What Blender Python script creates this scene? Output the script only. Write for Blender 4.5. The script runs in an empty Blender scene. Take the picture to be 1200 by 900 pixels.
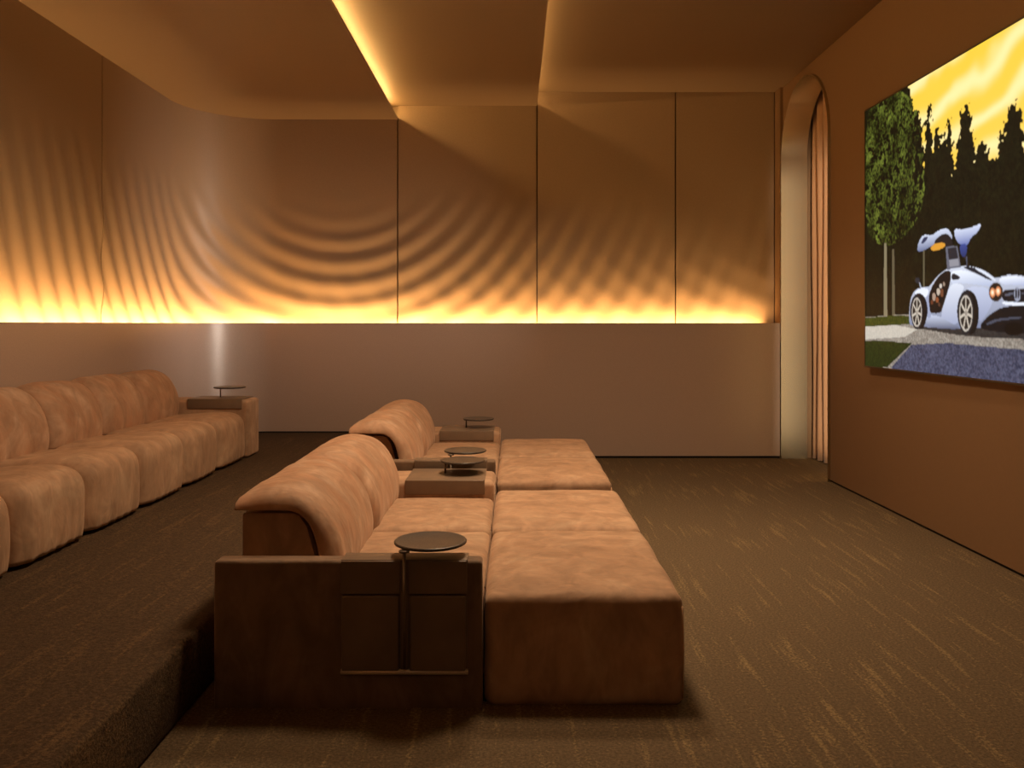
import bpy, bmesh, math, random
import numpy as np
from mathutils import Vector, noise

random.seed(7)
PI = math.pi
scene = bpy.context.scene
COL = scene.collection

# ------------------------------------------------------------------ camera
cam = bpy.data.cameras.new('camera')
cam.lens = 30.0
cam.sensor_width = 36.0
cam.shift_x = -2 / 1200
cam.shift_y = -70 / 1200
cam.clip_start = 0.05
camo = bpy.data.objects.new('camera', cam)
camo.location = (0, 0, 1.3)
camo.rotation_euler = (PI / 2, 0, 0)
COL.objects.link(camo)
scene.camera = camo

# ------------------------------------------------------------------ world, exposure
w = bpy.data.worlds.new('world')
scene.world = w
w.use_nodes = True
w.node_tree.nodes['Background'].inputs[0].default_value = (1.0, 0.62, 0.35, 1)
w.node_tree.nodes['Background'].inputs[1].default_value = 0.02
scene.view_settings.view_transform = 'Standard'
scene.view_settings.look = 'None'
scene.view_settings.gamma = 1.0
scene.view_settings.use_curve_mapping = False
scene.view_settings.exposure = 0.0

# ------------------------------------------------------------------ dimensions
YB_LOW, YB_UP = 8.28, 8.44          # face of the lower back wall, mean face of the panels above
XL_LOW, XL_UP = -2.94, -3.10        # the same on the left
CX, CY = -2.33, 7.67                # centre of the rounded corner
R_UP = CX - XL_UP
R_LOW = CX - XL_LOW
XR = 2.61
LEDGE = 1.312
Y0 = -2.6                           # wall behind the camera
Z1, Z2, Z3 = 3.326, 3.461, 3.596     # three ceiling heights
XE1, XE2 = -1.145, 0.230             # ceiling steps
PZ, PX = 0.248, -1.09               # raised floor

# ------------------------------------------------------------------ room lights
def area(name, loc, rot, sx, sy, power, color, spread=180):
    l = bpy.data.lights.new(name, 'AREA')
    l.shape = 'RECTANGLE'
    l.size, l.size_y = sx, sy
    l.energy = power
    l.color = color
    l.spread = math.radians(spread)
    o = bpy.data.objects.new(name, l)
    o.location = loc
    o.rotation_euler = rot
    COL.objects.link(o)
    return o

LED = (1.0, 0.60, 0.24)
WARM = (1.0, 0.73, 0.47)
TILT = 52
K_WALL = 18.5      # watts per metre of wall wash
# wall wash strips in the slot behind the lower wall (point upwards)
SL = 0.050
yl = YB_LOW + SL
area('wash_light', ((CX + 2.43) / 2, yl, 1.235), (math.radians(180 - TILT), 0, 0), 2.43 - CX, 0.03, K_WALL * (2.43 - CX), LED, 150)
area('wash_light', (XL_LOW - SL, (CY + 0.0) / 2, 1.235), (math.radians(180 - TILT), 0, PI / 2), CY, 0.02, K_WALL * CY, LED, 150)
for i in range(6):
    a0 = PI / 2 * i / 6
    am = a0 + PI / 24
    rr = R_LOW + SL
    area('wash_light', (CX - rr * math.cos(am), CY + rr * math.sin(am), 1.235), (math.radians(180 - TILT), 0, PI / 2 - am), rr * PI / 12, 0.02,
         K_WALL * rr * PI / 12, LED, 150)
# ceiling coves (hidden on the ledge of each lower slab)
def cove(x, z, power, tilt, col):
    L = YB_UP - 0.05 - Y0
    o = area('cove_light', (x, Y0 + L / 2, z), (0, math.radians(-90 - tilt), 0), 0.02, L, power, col)
    return o
cove(XE1 - 0.075, Z1 + 0.056, 50, 12, (1.0, 0.60, 0.20))
cove(XE2 - 0.077, Z2 + 0.056, 23, 12, (1.0, 0.60, 0.22))
area('arch_light', (2.67, 7.066, 1.48), (math.radians(90), 0, math.radians(-14)), 0.03, 2.8, 4.0, (1.0, 0.80, 0.56), 44)
area('arch_light', (2.665, 7.066, 1.9), (math.radians(90), 0, math.radians(80)), 0.10, 1.9, 13, (1.0, 0.84, 0.70), 34)
# recessed ceiling downlights over the seating, nearer than the frame shows; last two are added fills
for (x, y, s, p) in ((0.10, 3.9, 0.5, 38), (0.10, 5.05, 0.4, 42), (-1.95, 5.0, 0.4, 3), (1.65, 5.1, 0.3, 9), (0.2, -1.2, 1.0, 7)):
    zc = Z1 if x < XE1 else (Z2 if x < XE2 else Z3)
    area('down_and_fill_light', (x, y, zc - 0.012), (0, 0, 0), s, s, p, WARM, 95 if x > 1 else 150)

# ------------------------------------------------------------------ materials
def nt(name):
    m = bpy.data.materials.new(name)
    m.use_nodes = True
    n = m.node_tree
    b = n.nodes['Principled BSDF']
    return m, n, b

def N(n, t, **kw):
    x = n.nodes.new(t)
    for k, v in kw.items():
        if k in ('operation', 'blend_type', 'data_type', 'attribute_name', 'noise_dimensions'):
            setattr(x, k, v)
        else:
            x.inputs[k].default_value = v
    return x

def ramp(n, src, stops):
    r = n.nodes.new('ShaderNodeValToRGB')
    e = r.color_ramp.elements
    while len(e) < len(stops):
        e.new(0.5)
    for i, (p, c) in enumerate(stops):
        e[i].position = p
        e[i].color = (c[0], c[1], c[2], 1) if hasattr(c, '__len__') else (c, c, c, 1)
    n.links.new(src, r.inputs[0])
    return r

def mapping(n, scale, rot=(0, 0, 0), coord='Object'):
    tc = n.nodes.new('ShaderNodeTexCoord')
    mp = n.nodes.new('ShaderNodeMapping')
    mp.inputs['Scale'].default_value = scale
    mp.inputs['Rotation'].default_value = rot
    n.links.new(tc.outputs[coord], mp.inputs[0])
    return mp

def noise_tex(n, mp, scale, detail=3, rough=0.55, dist=0.0):
    t = n.nodes.new('ShaderNodeTexNoise')
    t.inputs['Scale'].default_value = scale
    t.inputs['Detail'].default_value = detail
    t.inputs['Roughness'].default_value = rough
    t.inputs['Distortion'].default_value = dist
    n.links.new(mp.outputs[0], t.inputs['Vector'])
    return t

def bump(n, b, src, strength, dist, prev=None):
    k = n.nodes.new('ShaderNodeBump')
    k.inputs['Strength'].default_value = strength
    k.inputs['Distance'].default_value = dist
    n.links.new(src, k.inputs['Height'])
    if prev:
        n.links.new(prev.outputs[0], k.inputs['Normal'])
    n.links.new(k.outputs[0], b.inputs['Normal'])
    return k

def suede(name, c1, c2, c3, rough=0.75):
    m, n, b = nt(name)
    mp = mapping(n, (1, 1, 1))
    t1 = noise_tex(n, mp, 3.5, 6, 0.6, 1.2)
    r1 = ramp(n, t1.outputs[0], [(0.30, c1), (0.52, c2), (0.72, c3)])
    mp2 = mapping(n, (3.0, 3.0, 1.2), (0.4, 0.5, 0.3))
    t2 = noise_tex(n, mp2, 3.5, 3, 0.6, 0.8)
    r2 = ramp(n, t2.outputs[0], [(0.34, 0.80), (0.66, 1.12)])
    mx = N(n, 'ShaderNodeMixRGB', blend_type='MULTIPLY')
    mx.inputs[0].default_value = 1.0
    n.links.new(r1.outputs[0], mx.inputs[1])
    n.links.new(r2.outputs[0], mx.inputs[2])
    n.links.new(mx.outputs[0], b.inputs['Base Color'])
    b.inputs['Roughness'].default_value = rough
    b.inputs['Specular IOR Level'].default_value = 0.25
    b.inputs['Sheen Weight'].default_value = 0.25
    b.inputs['Sheen Roughness'].default_value = 0.5
    b.inputs['Sheen Tint'].default_value = (1.0, 0.7, 0.5, 1)
    mp3 = mapping(n, (1.0, 2.2, 1.0), (0.2, 0.1, 0.6))
    t3 = noise_tex(n, mp3, 4.5, 2, 0.5, 1.6)
    k1 = bump(n, b, t3.outputs[0], 0.22, 0.03)
    mp5 = mapping(n, (1.0, 2.0, 1.2), (0.3, 0.2, 1.0))
    t5 = noise_tex(n, mp5, 3.2, 1.5, 0.4, 2.6)
    k2 = bump(n, b, t5.outputs[0], 0.17, 0.03, k1)
    t4 = noise_tex(n, mp, 260, 2, 0.6)
    bump(n, b, t4.outputs[0], 0.15, 0.002, k2)
    return m

M = {}
M['suede'] = suede('suede', (0.35, 0.200, 0.116), (0.44, 0.262, 0.158), (0.52, 0.335, 0.21))
M['suede_back'] = suede('suede_back', (0.43, 0.215, 0.12), (0.45, 0.262, 0.16), (0.58, 0.38, 0.26))
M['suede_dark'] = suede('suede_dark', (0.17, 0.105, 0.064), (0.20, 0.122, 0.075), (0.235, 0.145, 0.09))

def leather(name, col, rough=0.45):
    m, n, b = nt(name)
    mp = mapping(n, (1, 1, 1))
    t = noise_tex(n, mp, 90, 3, 0.6)
    t0 = noise_tex(n, mp, 6, 3, 0.6)
    r = ramp(n, t0.outputs[0], [(0.3, [c * 0.85 for c in col]), (0.7, [c * 1.12 for c in col])])
    n.links.new(r.outputs[0], b.inputs['Base Color'])
    b.inputs['Roughness'].default_value = rough
    b.inputs['Specular IOR Level'].default_value = 0.35
    bump(n, b, t.outputs[0], 0.12, 0.002)
    return m
M['leather'] = leather('saddle_leather', (0.19, 0.125, 0.082), 0.42)
M['piping'] = leather('piping_cord', (0.42, 0.24, 0.13), 0.6)

def plain(name, col, rough=0.6, metal=0.0, grain=0.0, gscale=200):
    m, n, b = nt(name)
    b.inputs['Base Color'].default_value = (*col, 1)
    b.inputs['Roughness'].default_value = rough
    b.inputs['Metallic'].default_value = metal
    mp = mapping(n, (1, 1, 1))
    t = noise_tex(n, mp, gscale, 3, 0.6)
    r = ramp(n, t.outputs[0], [(0.3, [c * (1 - grain) for c in col]), (0.7, [c * (1 + grain) for c in col])])
    n.links.new(r.outputs[0], b.inputs['Base Color'])
    return m, n, b, t
M['black'] = plain('dark_gap', (0.008, 0.006, 0.005), 0.9)[0]
M['pole'] = plain('dark_bronze_metal', (0.20, 0.15, 0.11), 0.4, 0.6, 0.1)[0]
M['rod'] = plain('satin_rod_metal', (0.62, 0.50, 0.38), 0.45, 0.25, 0.1)[0]
m, n, b, t = plain('tray_stone', (0.060, 0.044, 0.034), 0.38, 0.0, 0.5, 150)
bump(n, b, t.outputs[0], 0.15, 0.001)
M['tray'] = m
# upper panels
m, n, b, t = plain('panel_paint', (0.30, 0.202, 0.126), 0.42, 0.0, 0.04, 90)
b.inputs['Specular IOR Level'].default_value = 0.3
M['panel'] = m
# lower wall: fine woven / plastered grain
m, n, b, t = plain('lower_wall_fabric', (0.45, 0.33, 0.265), 0.33, 0.0, 0.10, 240)
b.inputs['Specular IOR Level'].default_value = 0.8
mp = mapping(n, (1, 1, 2.5))
tt = noise_tex(n, mp, 170, 3, 0.65)
bump(n, b, tt.outputs[0], 0.15, 0.003)
M['lower'] = m
m, n, b, t = plain('wall_right_paint', (0.195, 0.106, 0.048), 0.62, 0.0, 0.03, 60)
M['right'] = m
m, n, b, t = plain('ceiling_paint', (0.205, 0.135, 0.078), 0.50, 0.0, 0.03, 60)
M['ceil'] = m
M['cove'] = plain('cove_white', (0.55, 0.42, 0.28), 0.7)[0]
# arch metal
m, n, b, t = plain('brushed_nickel_gold', (0.60, 0.53, 0.38), 0.27, 1.0, 0.02, 3)
mp = mapping(n, (60, 60, 1))
tt = noise_tex(n, mp, 6, 3, 0.6)
bump(n, b, tt.outputs[0], 0.02, 0.001)
M['arch'] = m
# curtain
m, n, b, t = plain('curtain_cloth', (0.36, 0.20, 0.11), 0.8, 0.0, 0.10, 300)
b.inputs['Sheen Weight'].default_value = 0.2
M['curtain'] = m
M['dark_wall'] = plain('dark_wall_paint', (0.05, 0.032, 0.02), 0.8)[0]
M['frame'] = plain('screen_frame', (0.10, 0.075, 0.05), 0.35, 0.6)[0]

# carpet with broken lengthwise streaks
def carpet(name, base, streak, rot):
    m, n, b = nt(name)
    mp = mapping(n, (28.0, 2.0, 1.0), (0, 0, rot))
    t1 = noise_tex(n, mp, 1.0, 2.5, 0.55, 0.25)
    mpb = mapping(n, (1, 1, 1))
    t2 = noise_tex(n, mpb, 1.3, 2, 0.5)
    mpf = mapping(n, (1, 1, 1))
    t3 = noise_tex(n, mpf, 95, 3, 0.75)
    add = N(n, 'ShaderNodeMath', operation='ADD')
    n.links.new(t1.outputs[0], add.inputs[0])
    mu = N(n, 'ShaderNodeMath', operation='MULTIPLY')
    n.links.new(t2.outputs[0], mu.inputs[0])
    mu.inputs[1].default_value = 0.35
    n.links.new(mu.outputs[0], add.inputs[1])
    mf = N(n, 'ShaderNodeMath', operation='MULTIPLY')
    n.links.new(t3.outputs[0], mf.inputs[0])
    mf.inputs[1].default_value = 0.60
    ad2 = N(n, 'ShaderNodeMath', operation='ADD')
    n.links.new(add.outputs[0], ad2.inputs[0])
    n.links.new(mf.outputs[0], ad2.inputs[1])
    hf = N(n, 'ShaderNodeMath', operation='MULTIPLY')
    n.links.new(ad2.outputs[0], hf.inputs[0])
    hf.inputs[1].default_value = 0.5
    r = ramp(n, hf.outputs[0], [(0.525, 0.0), (0.625, 1.0)])
    mx = N(n, 'ShaderNodeMixRGB', blend_type='MIX')
    n.links.new(r.outputs[0], mx.inputs[0])
    mx.inputs[1].default_value = (*base, 1)
    mx.inputs[2].default_value = (*streak, 1)
    r3 = ramp(n, t3.outputs[0], [(0.3, 0.55), (0.7, 1.45)])
    m2 = N(n, 'ShaderNodeMixRGB', blend_type='MULTIPLY')
    m2.inputs[0].default_value = 1
    n.links.new(mx.outputs[0], m2.inputs[1])
    n.links.new(r3.outputs[0], m2.inputs[2])
    n.links.new(m2.outputs[0], b.inputs['Base Color'])
    b.inputs['Roughness'].default_value = 0.9
    b.inputs['Specular IOR Level'].default_value = 0.15
    k = bump(n, b, t3.outputs[0], 0.8, 0.008)
    return m
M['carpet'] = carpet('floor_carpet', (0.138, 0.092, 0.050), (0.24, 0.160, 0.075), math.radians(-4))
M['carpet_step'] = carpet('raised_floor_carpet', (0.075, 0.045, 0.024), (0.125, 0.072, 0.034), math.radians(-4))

def emis(name, col, s):
    m = bpy.data.materials.new(name)
    m.use_nodes = True
    n = m.node_tree
    b = n.nodes['Principled BSDF']
    b.inputs['Base Color'].default_value = (0.5, 0.4, 0.3, 1)
    b.inputs['Emission Color'].default_value = (*col, 1)
    b.inputs['Emission Strength'].default_value = s
    return m
M['led'] = emis('led_diffuser', (1.0, 0.62, 0.22), 3.0)

# ------------------------------------------------------------------ helpers
def mk(name, verts, faces, mat, parent=None, smooth=False):
    me = bpy.data.meshes.new(name)
    me.from_pydata([tuple(v) for v in verts], [], faces)
    bm = bmesh.new()
    bm.from_mesh(me)
    bmesh.ops.recalc_face_normals(bm, faces=bm.faces)
    bm.to_mesh(me)
    bm.free()
    me.materials.append(mat)
    if smooth:
        me.shade_smooth()
    o = bpy.data.objects.new(name, me)
    COL.objects.link(o)
    if parent:
        o.parent = parent
    return o

def from_bm(name, bm, mat, parent=None, smooth=False):
    me = bpy.data.meshes.new(name)
    bmesh.ops.recalc_face_normals(bm, faces=bm.faces)
    bm.to_mesh(me)
    bm.free()
    me.materials.append(mat)
    if smooth:
        me.shade_smooth()
    o = bpy.data.objects.new(name, me)
    COL.objects.link(o)
    if parent:
        o.parent = parent
    return o

def box(name, x0, x1, y0, y1, z0, z1, mat, parent=None, bev=0.0, seg=3):
    bm = bmesh.new()
    bmesh.ops.create_cube(bm, size=1)
    for v in bm.verts:
        v.co = Vector(((x0 + x1) / 2 + v.co.x * (x1 - x0), (y0 + y1) / 2 + v.co.y * (y1 - y0), (z0 + z1) / 2 + v.co.z * (z1 - z0)))
    if bev:
        bmesh.ops.bevel(bm, geom=bm.edges[:], offset=bev, segments=seg, profile=0.5, affect='EDGES')
    return from_bm(name, bm, mat, parent, smooth=bool(bev))

def tube(name, pts, r, mat, parent=None, nseg=14, cap=True):
    verts, faces = [], []
    pts = [Vector(p) for p in pts]
    for i, p in enumerate(pts):
        d = (pts[min(i + 1, len(pts) - 1)] - pts[max(i - 1, 0)]).normalized()
        u = d.cross(Vector((0.3, 0.1, 1)) if abs(d.z) < 0.9 else Vector((1, 0, 0))).normalized()
        v = d.cross(u)
        for k in range(nseg):
            a = 2 * PI * k / nseg
            verts.append(p + r * (math.cos(a) * u + math.sin(a) * v))
    for i in range(len(pts) - 1):
        for k in range(nseg):
            k2 = (k + 1) % nseg
            faces.append((i * nseg + k, i * nseg + k2, (i + 1) * nseg + k2, (i + 1) * nseg + k))
    if cap:
        faces.append(tuple(range(nseg)))
        faces.append(tuple((len(pts) - 1) * nseg + k for k in range(nseg)))
    return mk(name, verts, faces, mat, parent, True)

def lathe(name, prof, c, mat, parent=None, n=56):
    verts, faces = [], []
    for (r, z) in prof:
        for k in range(n):
            a = 2 * PI * k / n
            verts.append((c[0] + r * math.cos(a), c[1] + r * math.sin(a), c[2] + z))
    for i in range(len(prof) - 1):
        for k in range(n):
            k2 = (k + 1) % n
            faces.append((i * n + k, i * n + k2, (i + 1) * n + k2, (i + 1) * n + k))
    faces.append(tuple(range(n)))
    faces.append(tuple((len(prof) - 1) * n + k for k in range(n)))
    o = mk(name, verts, faces, mat, parent, True)
    return o

def ticks(h, r, n, ne=5):
    """positions -h..h, denser inside the rounded margins"""
    a = [-h + r * (1 - math.cos(PI / 2 * i / ne)) for i in range(ne)]
    m = [-(h - r) + 2 * (h - r) * i / n for i in range(n + 1)]
    return a + m + [-x for x in reversed(a)]

def soft_box(name, x0, x1, y0, y1, z0, z1, r, mat, parent, top=0.012, side=0.006, amp=0.003, n=(10, 12, 4), seed=0.0):
    hx, hy, hz = (x1 - x0) / 2, (y1 - y0) / 2, (z1 - z0) / 2
    c = Vector(((x0 + x1) / 2, (y0 + y1) / 2, (z0 + z1) / 2))
    T = [ticks(hx, r, n[0]), ticks(hy, r, n[1]), ticks(hz, r, n[2])]
    H = (hx, hy, hz)
    idx, verts, faces = {}, [], []
    def vert(p):
        key = tuple(round(q, 5) for q in p)
        if key in idx:
            return idx[key]
        q = Vector([max(-(H[i] - r), min(H[i] - r, p[i])) for i in range(3)])
        d = Vector(p) - q
        if d.length > 1e-9:
            d = d.normalized() * r
        s = q + d
        nx, ny, nz = s.x / hx, s.y / hy, s.z / hz
        if nz > 0:
            s.z += top * (1 - nx ** 4) * (1 - ny ** 4) * nz
        s.x += side * nx * (1 - ny ** 4) * (1 - nz ** 4)
        s.y += side * ny * (1 - nx ** 4) * (1 - nz ** 4)
        wd = c + s
        f = noise.noise(wd * 4.0 + Vector((seed, 0, 0))) + 0.5 * noise.noise(wd * 11.0 + Vector((0, seed, 0)))
        dn = d.normalized() if d.length > 1e-9 else Vector((0, 0, 1))
        s += dn * amp * f
        idx[key] = len(verts)
        verts.append(c + s)
        return idx[key]
    for ax in range(3):
        a, b2 = [(1, 2), (2, 0), (0, 1)][ax]
        for sgn in (-1, 1):
            for i in range(len(T[a]) - 1):
                for j in range(len(T[b2]) - 1):
                    q = []
                    for (ii, jj) in ((i, j), (i + 1, j), (i + 1, j + 1), (i, j + 1)):
                        p = [0, 0, 0]
                        p[ax] = sgn * H[ax]
                        p[a] = T[a][ii]
                        p[b2] = T[b2][jj]
                        q.append(vert(p))
                    if len(set(q)) == 4:
                        faces.append(q)
    return mk(name, verts, faces, mat, parent, True)

def chaikin(pts, it=2):
    for _ in range(it):
        out = [pts[0]]
        for a, b in zip(pts[:-1], pts[1:]):
            out.append((a[0] * .75 + b[0] * .25, a[1] * .75 + b[1] * .25))
            out.append((a[0] * .25 + b[0] * .75, a[1] * .25 + b[1] * .75))
        out.append(pts[-1])
        pts = out
    return pts

def resample(pts, n):
    L = [0]
    for a, b in zip(pts[:-1], pts[1:]):
        L.append(L[-1] + math.hypot(a[0] - b[0], a[1] - b[1]))
    out = []
    for i in range(n):
        t = L[-1] * i / (n - 1)
        k = max(j for j in range(len(L)) if L[j] <= t + 1e-9)
        k = min(k, len(pts) - 2)
        f = (t - L[k]) / max(1e-9, L[k + 1] - L[k])
        out.append((pts[k][0] + f * (pts[k + 1][0] - pts[k][0]), pts[k][1] + f * (pts[k + 1][1] - pts[k][1])))
    return out

def shell(name, outer, inner, y0, y1, ry, mat, parent, k0=0.30, puff=0.05, n=40, ny=18, amp=0.004, seed=0.0, wr=0.0):
    """a padded slab between an inner and an outer XZ curve, thinning softly toward both Y ends"""
    O = resample(chaikin(outer, 3), n)
    I = resample(chaikin(inner, 2), n)
    ys = [y0 + ry * (1 - math.cos(PI / 2 * i / 7)) for i in range(7)]
    ys += [y0 + ry + (y1 - y0 - 2 * ry) * i / ny for i in range(ny + 1)]
    ys += [y1 - ry * (1 - math.cos(PI / 2 * i / 7)) for i in reversed(range(7))]
    verts, faces = [], []
    for y in ys:
        d = min(y - y0, y1 - y)
        q = min(d / ry, 1)
        k = k0 + (1 - k0) * math.sqrt(max(0, 1 - (1 - q) ** 2))
        tt = (y - y0) / (y1 - y0)
        k += puff * math.sin(PI * tt)
        for j in range(n):
            ox, oz = O[j]
            ix, iz = I[j]
            x, z = ix + (ox - ix) * k, iz + (oz - iz) * k
            p = Vector((x, y, z))
            f = noise.noise(p * 3.6 + Vector((seed, 0, 0))) + 0.6 * noise.noise(p * 9 + Vector((0, seed, 0)))
            dv = Vector((ox - ix, 0, oz - iz))
            if dv.length > 1e-6:
                dv.normalize()
            p += dv * amp * f
            if wr:
                zz = max(0.0, 1 - (z - outer[0][1]) / 0.22)
                p.x += wr * zz * math.sin(y * 75 + 3 * noise.noise(Vector((seed, y * 8, 0)))) * q
            verts.append(p)
        for j in range(n):
            verts.append(Vector((I[j][0], y, I[j][1])))
    m2 = 2 * n
    for i in range(len(ys) - 1):
        a, b = i * m2, (i + 1) * m2
        for j in range(n - 1):
            faces.append((a + j, a + j + 1, b + j + 1, b + j))
            faces.append((a + n + j, b + n + j, b + n + j + 1, a + n + j + 1))
        faces.append((a, b, b + n, a + n))
        faces.append((a + n - 1, a + 2 * n - 1, b + 2 * n - 1, b + n - 1))
    for e in (0, (len(ys) - 1) * m2):
        for j in range(n - 1):
            faces.append((e + j, e + n + j, e + n + j + 1, e + j + 1))
    return mk(name, verts, faces, mat, parent, True)

def empty(name, loc, label, cat, group=None):
    o = bpy.data.objects.new(name, None)
    o.location = loc
    o['label'] = label
    o['category'] = cat
    if group:
        o['group'] = group
    o.empty_display_size = 0.1
    COL.objects.link(o)
    return o

def struct(o, kind='structure', label=None):
    o['kind'] = kind
    if label:
        o['label'] = label
    return o

def prism(name, poly, axis, a0, a1, mat, parent=None):
    """polygon in the two other axes, extruded along axis"""
    n_ = len(poly)
    def P(p, t):
        if axis == 'x':
            return (t, p[0], p[1])
        if axis == 'y':
            return (p[0], t, p[1])
        return (p[0], p[1], t)
    verts = [P(p, a0) for p in poly] + [P(p, a1) for p in poly]
    faces = [tuple(range(n_)), tuple(range(n_, 2 * n_))]
    for i in range(n_):
        j = (i + 1) % n_
        faces.append((i, j, n_ + j, n_ + i))
    return mk(name, verts, faces, mat, parent)

# ------------------------------------------------------------------ structure
struct(box('floor', -3.3, 3.4, Y0 - 0.1, 8.6, -0.12, 0.0, M['carpet']))
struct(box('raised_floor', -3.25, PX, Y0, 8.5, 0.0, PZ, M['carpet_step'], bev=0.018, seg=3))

# ceilings: each lower slab ends in a thin lip that hides its cove
struct(box('ceiling', -3.3, XE1, Y0, 8.55, Z1, Z1 + 0.016, M['ceil']))
struct(box('ceiling.001', XE1 - 0.17, XE2, Y0, 8.55, Z2, Z2 + 0.016, M['ceil']))
struct(box('ceiling.002', XE2 - 0.17, 3.4, Y0, 8.55, Z3, Z3 + 0.03, M['ceil']))
struct(box('trim_1', XE1 - 0.19, XE1 - 0.17, Y0, 8.55, Z1 + 0.016, Z2 + 0.016, M['cove']))
struct(box('trim_2', XE2 - 0.19, XE2 - 0.17, Y0, 8.55, Z2 + 0.016, Z3 + 0.03, M['cove']))
struct(box('wall_front', -3.3, 3.4, Y0 - 0.12, Y0, -0.02, 3.65, M['dark_wall']))

# lower wall: one sheet that turns the rounded corner
def path_low(off=0.0):
    """points along the wall run, from the left wall near the camera to the right end; off > 0 goes deeper"""
    pts = []
    yy = Y0
    while yy < CY - 0.01:
        pts.append((XL_LOW - off, yy))
        yy += 0.5
    for i in range(25):
        a = PI / 2 * i / 24
        r = R_LOW + off
        pts.append((CX - r * math.cos(a), CY + r * math.sin(a)))
    pts.append((2.583, YB_LOW + off))
    return pts

def sheet(name, profile, mat, parent=None):
    """profile: list of (offset, z) closed loop swept along the wall run"""
    rows = [[(x, y, z) for (x, y) in path_low(o)] for (o, z) in profile]
    L = len(rows[0])
    verts = [p for r in rows for p in r]
    faces = []
    K = len(rows)
    for k in range(K):
        k2 = (k + 1) % K
        for i in range(L - 1):
            faces.append((k * L + i, k * L + i + 1, k2 * L + i + 1, k2 * L + i))
    faces.append(tuple(k * L for k in range(K)))
    faces.append(tuple(k * L + L - 1 for k in range(K)))
    return mk(name, verts, faces, mat, parent, False)
lw = sheet('wall_back', [(0, 0.022), (0, LEDGE - 0.004), (0.004, LEDGE), (0.022, LEDGE), (0.026, LEDGE - 0.004), (0.026, 0.022)], M['lower'])
for p in lw.data.polygons:
    p.use_smooth = True
lw.data.set_sharp_from_angle(angle=math.radians(30))
struct(lw)
bb = sheet('shadow_gap_back', [(0.012, 0.0), (0.012, 0.03), (0.025, 0.03), (0.025, 0.0)], M['black'])  # black strip stands in for the shade of the gap under the wall
struct(bb)
# flat black sheet painting the same gap's shade above the raised floor
def sheet_left_gap():
    pts = [p for p in path_low(-0.0015) if True]
    verts, faces = [], []
    pts2 = [p for p in pts if p[0] < PX]
    pts2.append((PX, YB_LOW - 0.0015))
    for (x, y) in pts2:
        verts += [(x, y, PZ), (x, y, PZ + 0.014)]
    for i in range(len(pts2) - 1):
        faces.append((2 * i, 2 * i + 2, 2 * i + 3, 2 * i + 1))
    return mk('shadow_gap_left', verts, faces, M['black'])
struct(sheet_left_gap())
st = sheet('wall_back_core', [(0.20, -0.02), (0.20, 3.64), (0.26, 3.64), (0.26, -0.02)], M['panel'])
st.name = 'wall_left'
struct(st)
slot = sheet('trim_3', [(0.026, 1.205), (0.026, 1.22), (0.20, 1.22), (0.20, 1.205)], M['cove'])
struct(slot)
# the LED profile lying in the slot
led = sheet('light_strip', [(0.036, 1.2205), (0.036, 1.227), (0.062, 1.227), (0.062, 1.2205)], M['led'])
led['label'] = 'glowing warm light strip hidden in the slot above the lower back wall'
led['category'] = 'light'
for (x, z, lb) in ((XE1 - 0.095, Z1 + 0.016, 'bright warm light strip hidden in the left ceiling step'),
                   (XE2 - 0.097, Z2 + 0.016, 'dimmer warm light strip hidden in the right ceiling step')):
    o = box('light_strip', x - 0.01, x + 0.01, Y0 + 0.05, YB_UP - 0.06, z, z + 0.008, M['led'])
    o['label'] = lb
    o['category'] = 'light'

# --- rippled upper panels
def upper(s, d):
    """s: distance along the wall, 0 at X=0 growing left; d: relief toward the room"""
    s1 = -CX
    arc = R_UP * PI / 2
    if s <= s1:
        return (-s, YB_UP - d)
    if s <= s1 + arc:
        a = PI / 2 - (s - s1) / R_UP
        r = R_UP - d
        return (CX - r * math.cos(a), CY + r * math.sin(a))
    return (XL_UP + d, CY - (s - s1 - arc))

def sst(a, b, x):
    t = max(0.0, min(1.0, (x - a) / (b - a)))
    return t * t * (3 - 2 * t)

def relief(s, z):
    X = -s
    dx, dz = X + 1.72, (z - 3.25)
    r1 = math.hypot(dx, dz * 1.0)
    w1 = math.sin(2 * PI * r1 / 0.215)
    a1 = sst(0.55, 1.25, r1)
    r2 = math.hypot(X - 3.6, (z - 4.6))
    w2 = math.sin(2 * PI * r2 / 0.25 + 1.0)
    r3 = math.hypot(X + 5.2, z - 3.6)
    top = 1 - sst(1.95, 2.75, z)
    lowband = 1 - sst(1.4, 2.2, z)
    right = 1 - 0.35 * sst(-0.8, 1.5, X)
    amp = 0.0068 + 0.0045 * (1 - sst(-3.6, -2.9, X))
    dd = amp * a1 * w1 * top * right + 0.0030 * w2 * lowband * sst(-3.2, -2.2, X)
    return dd

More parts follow.
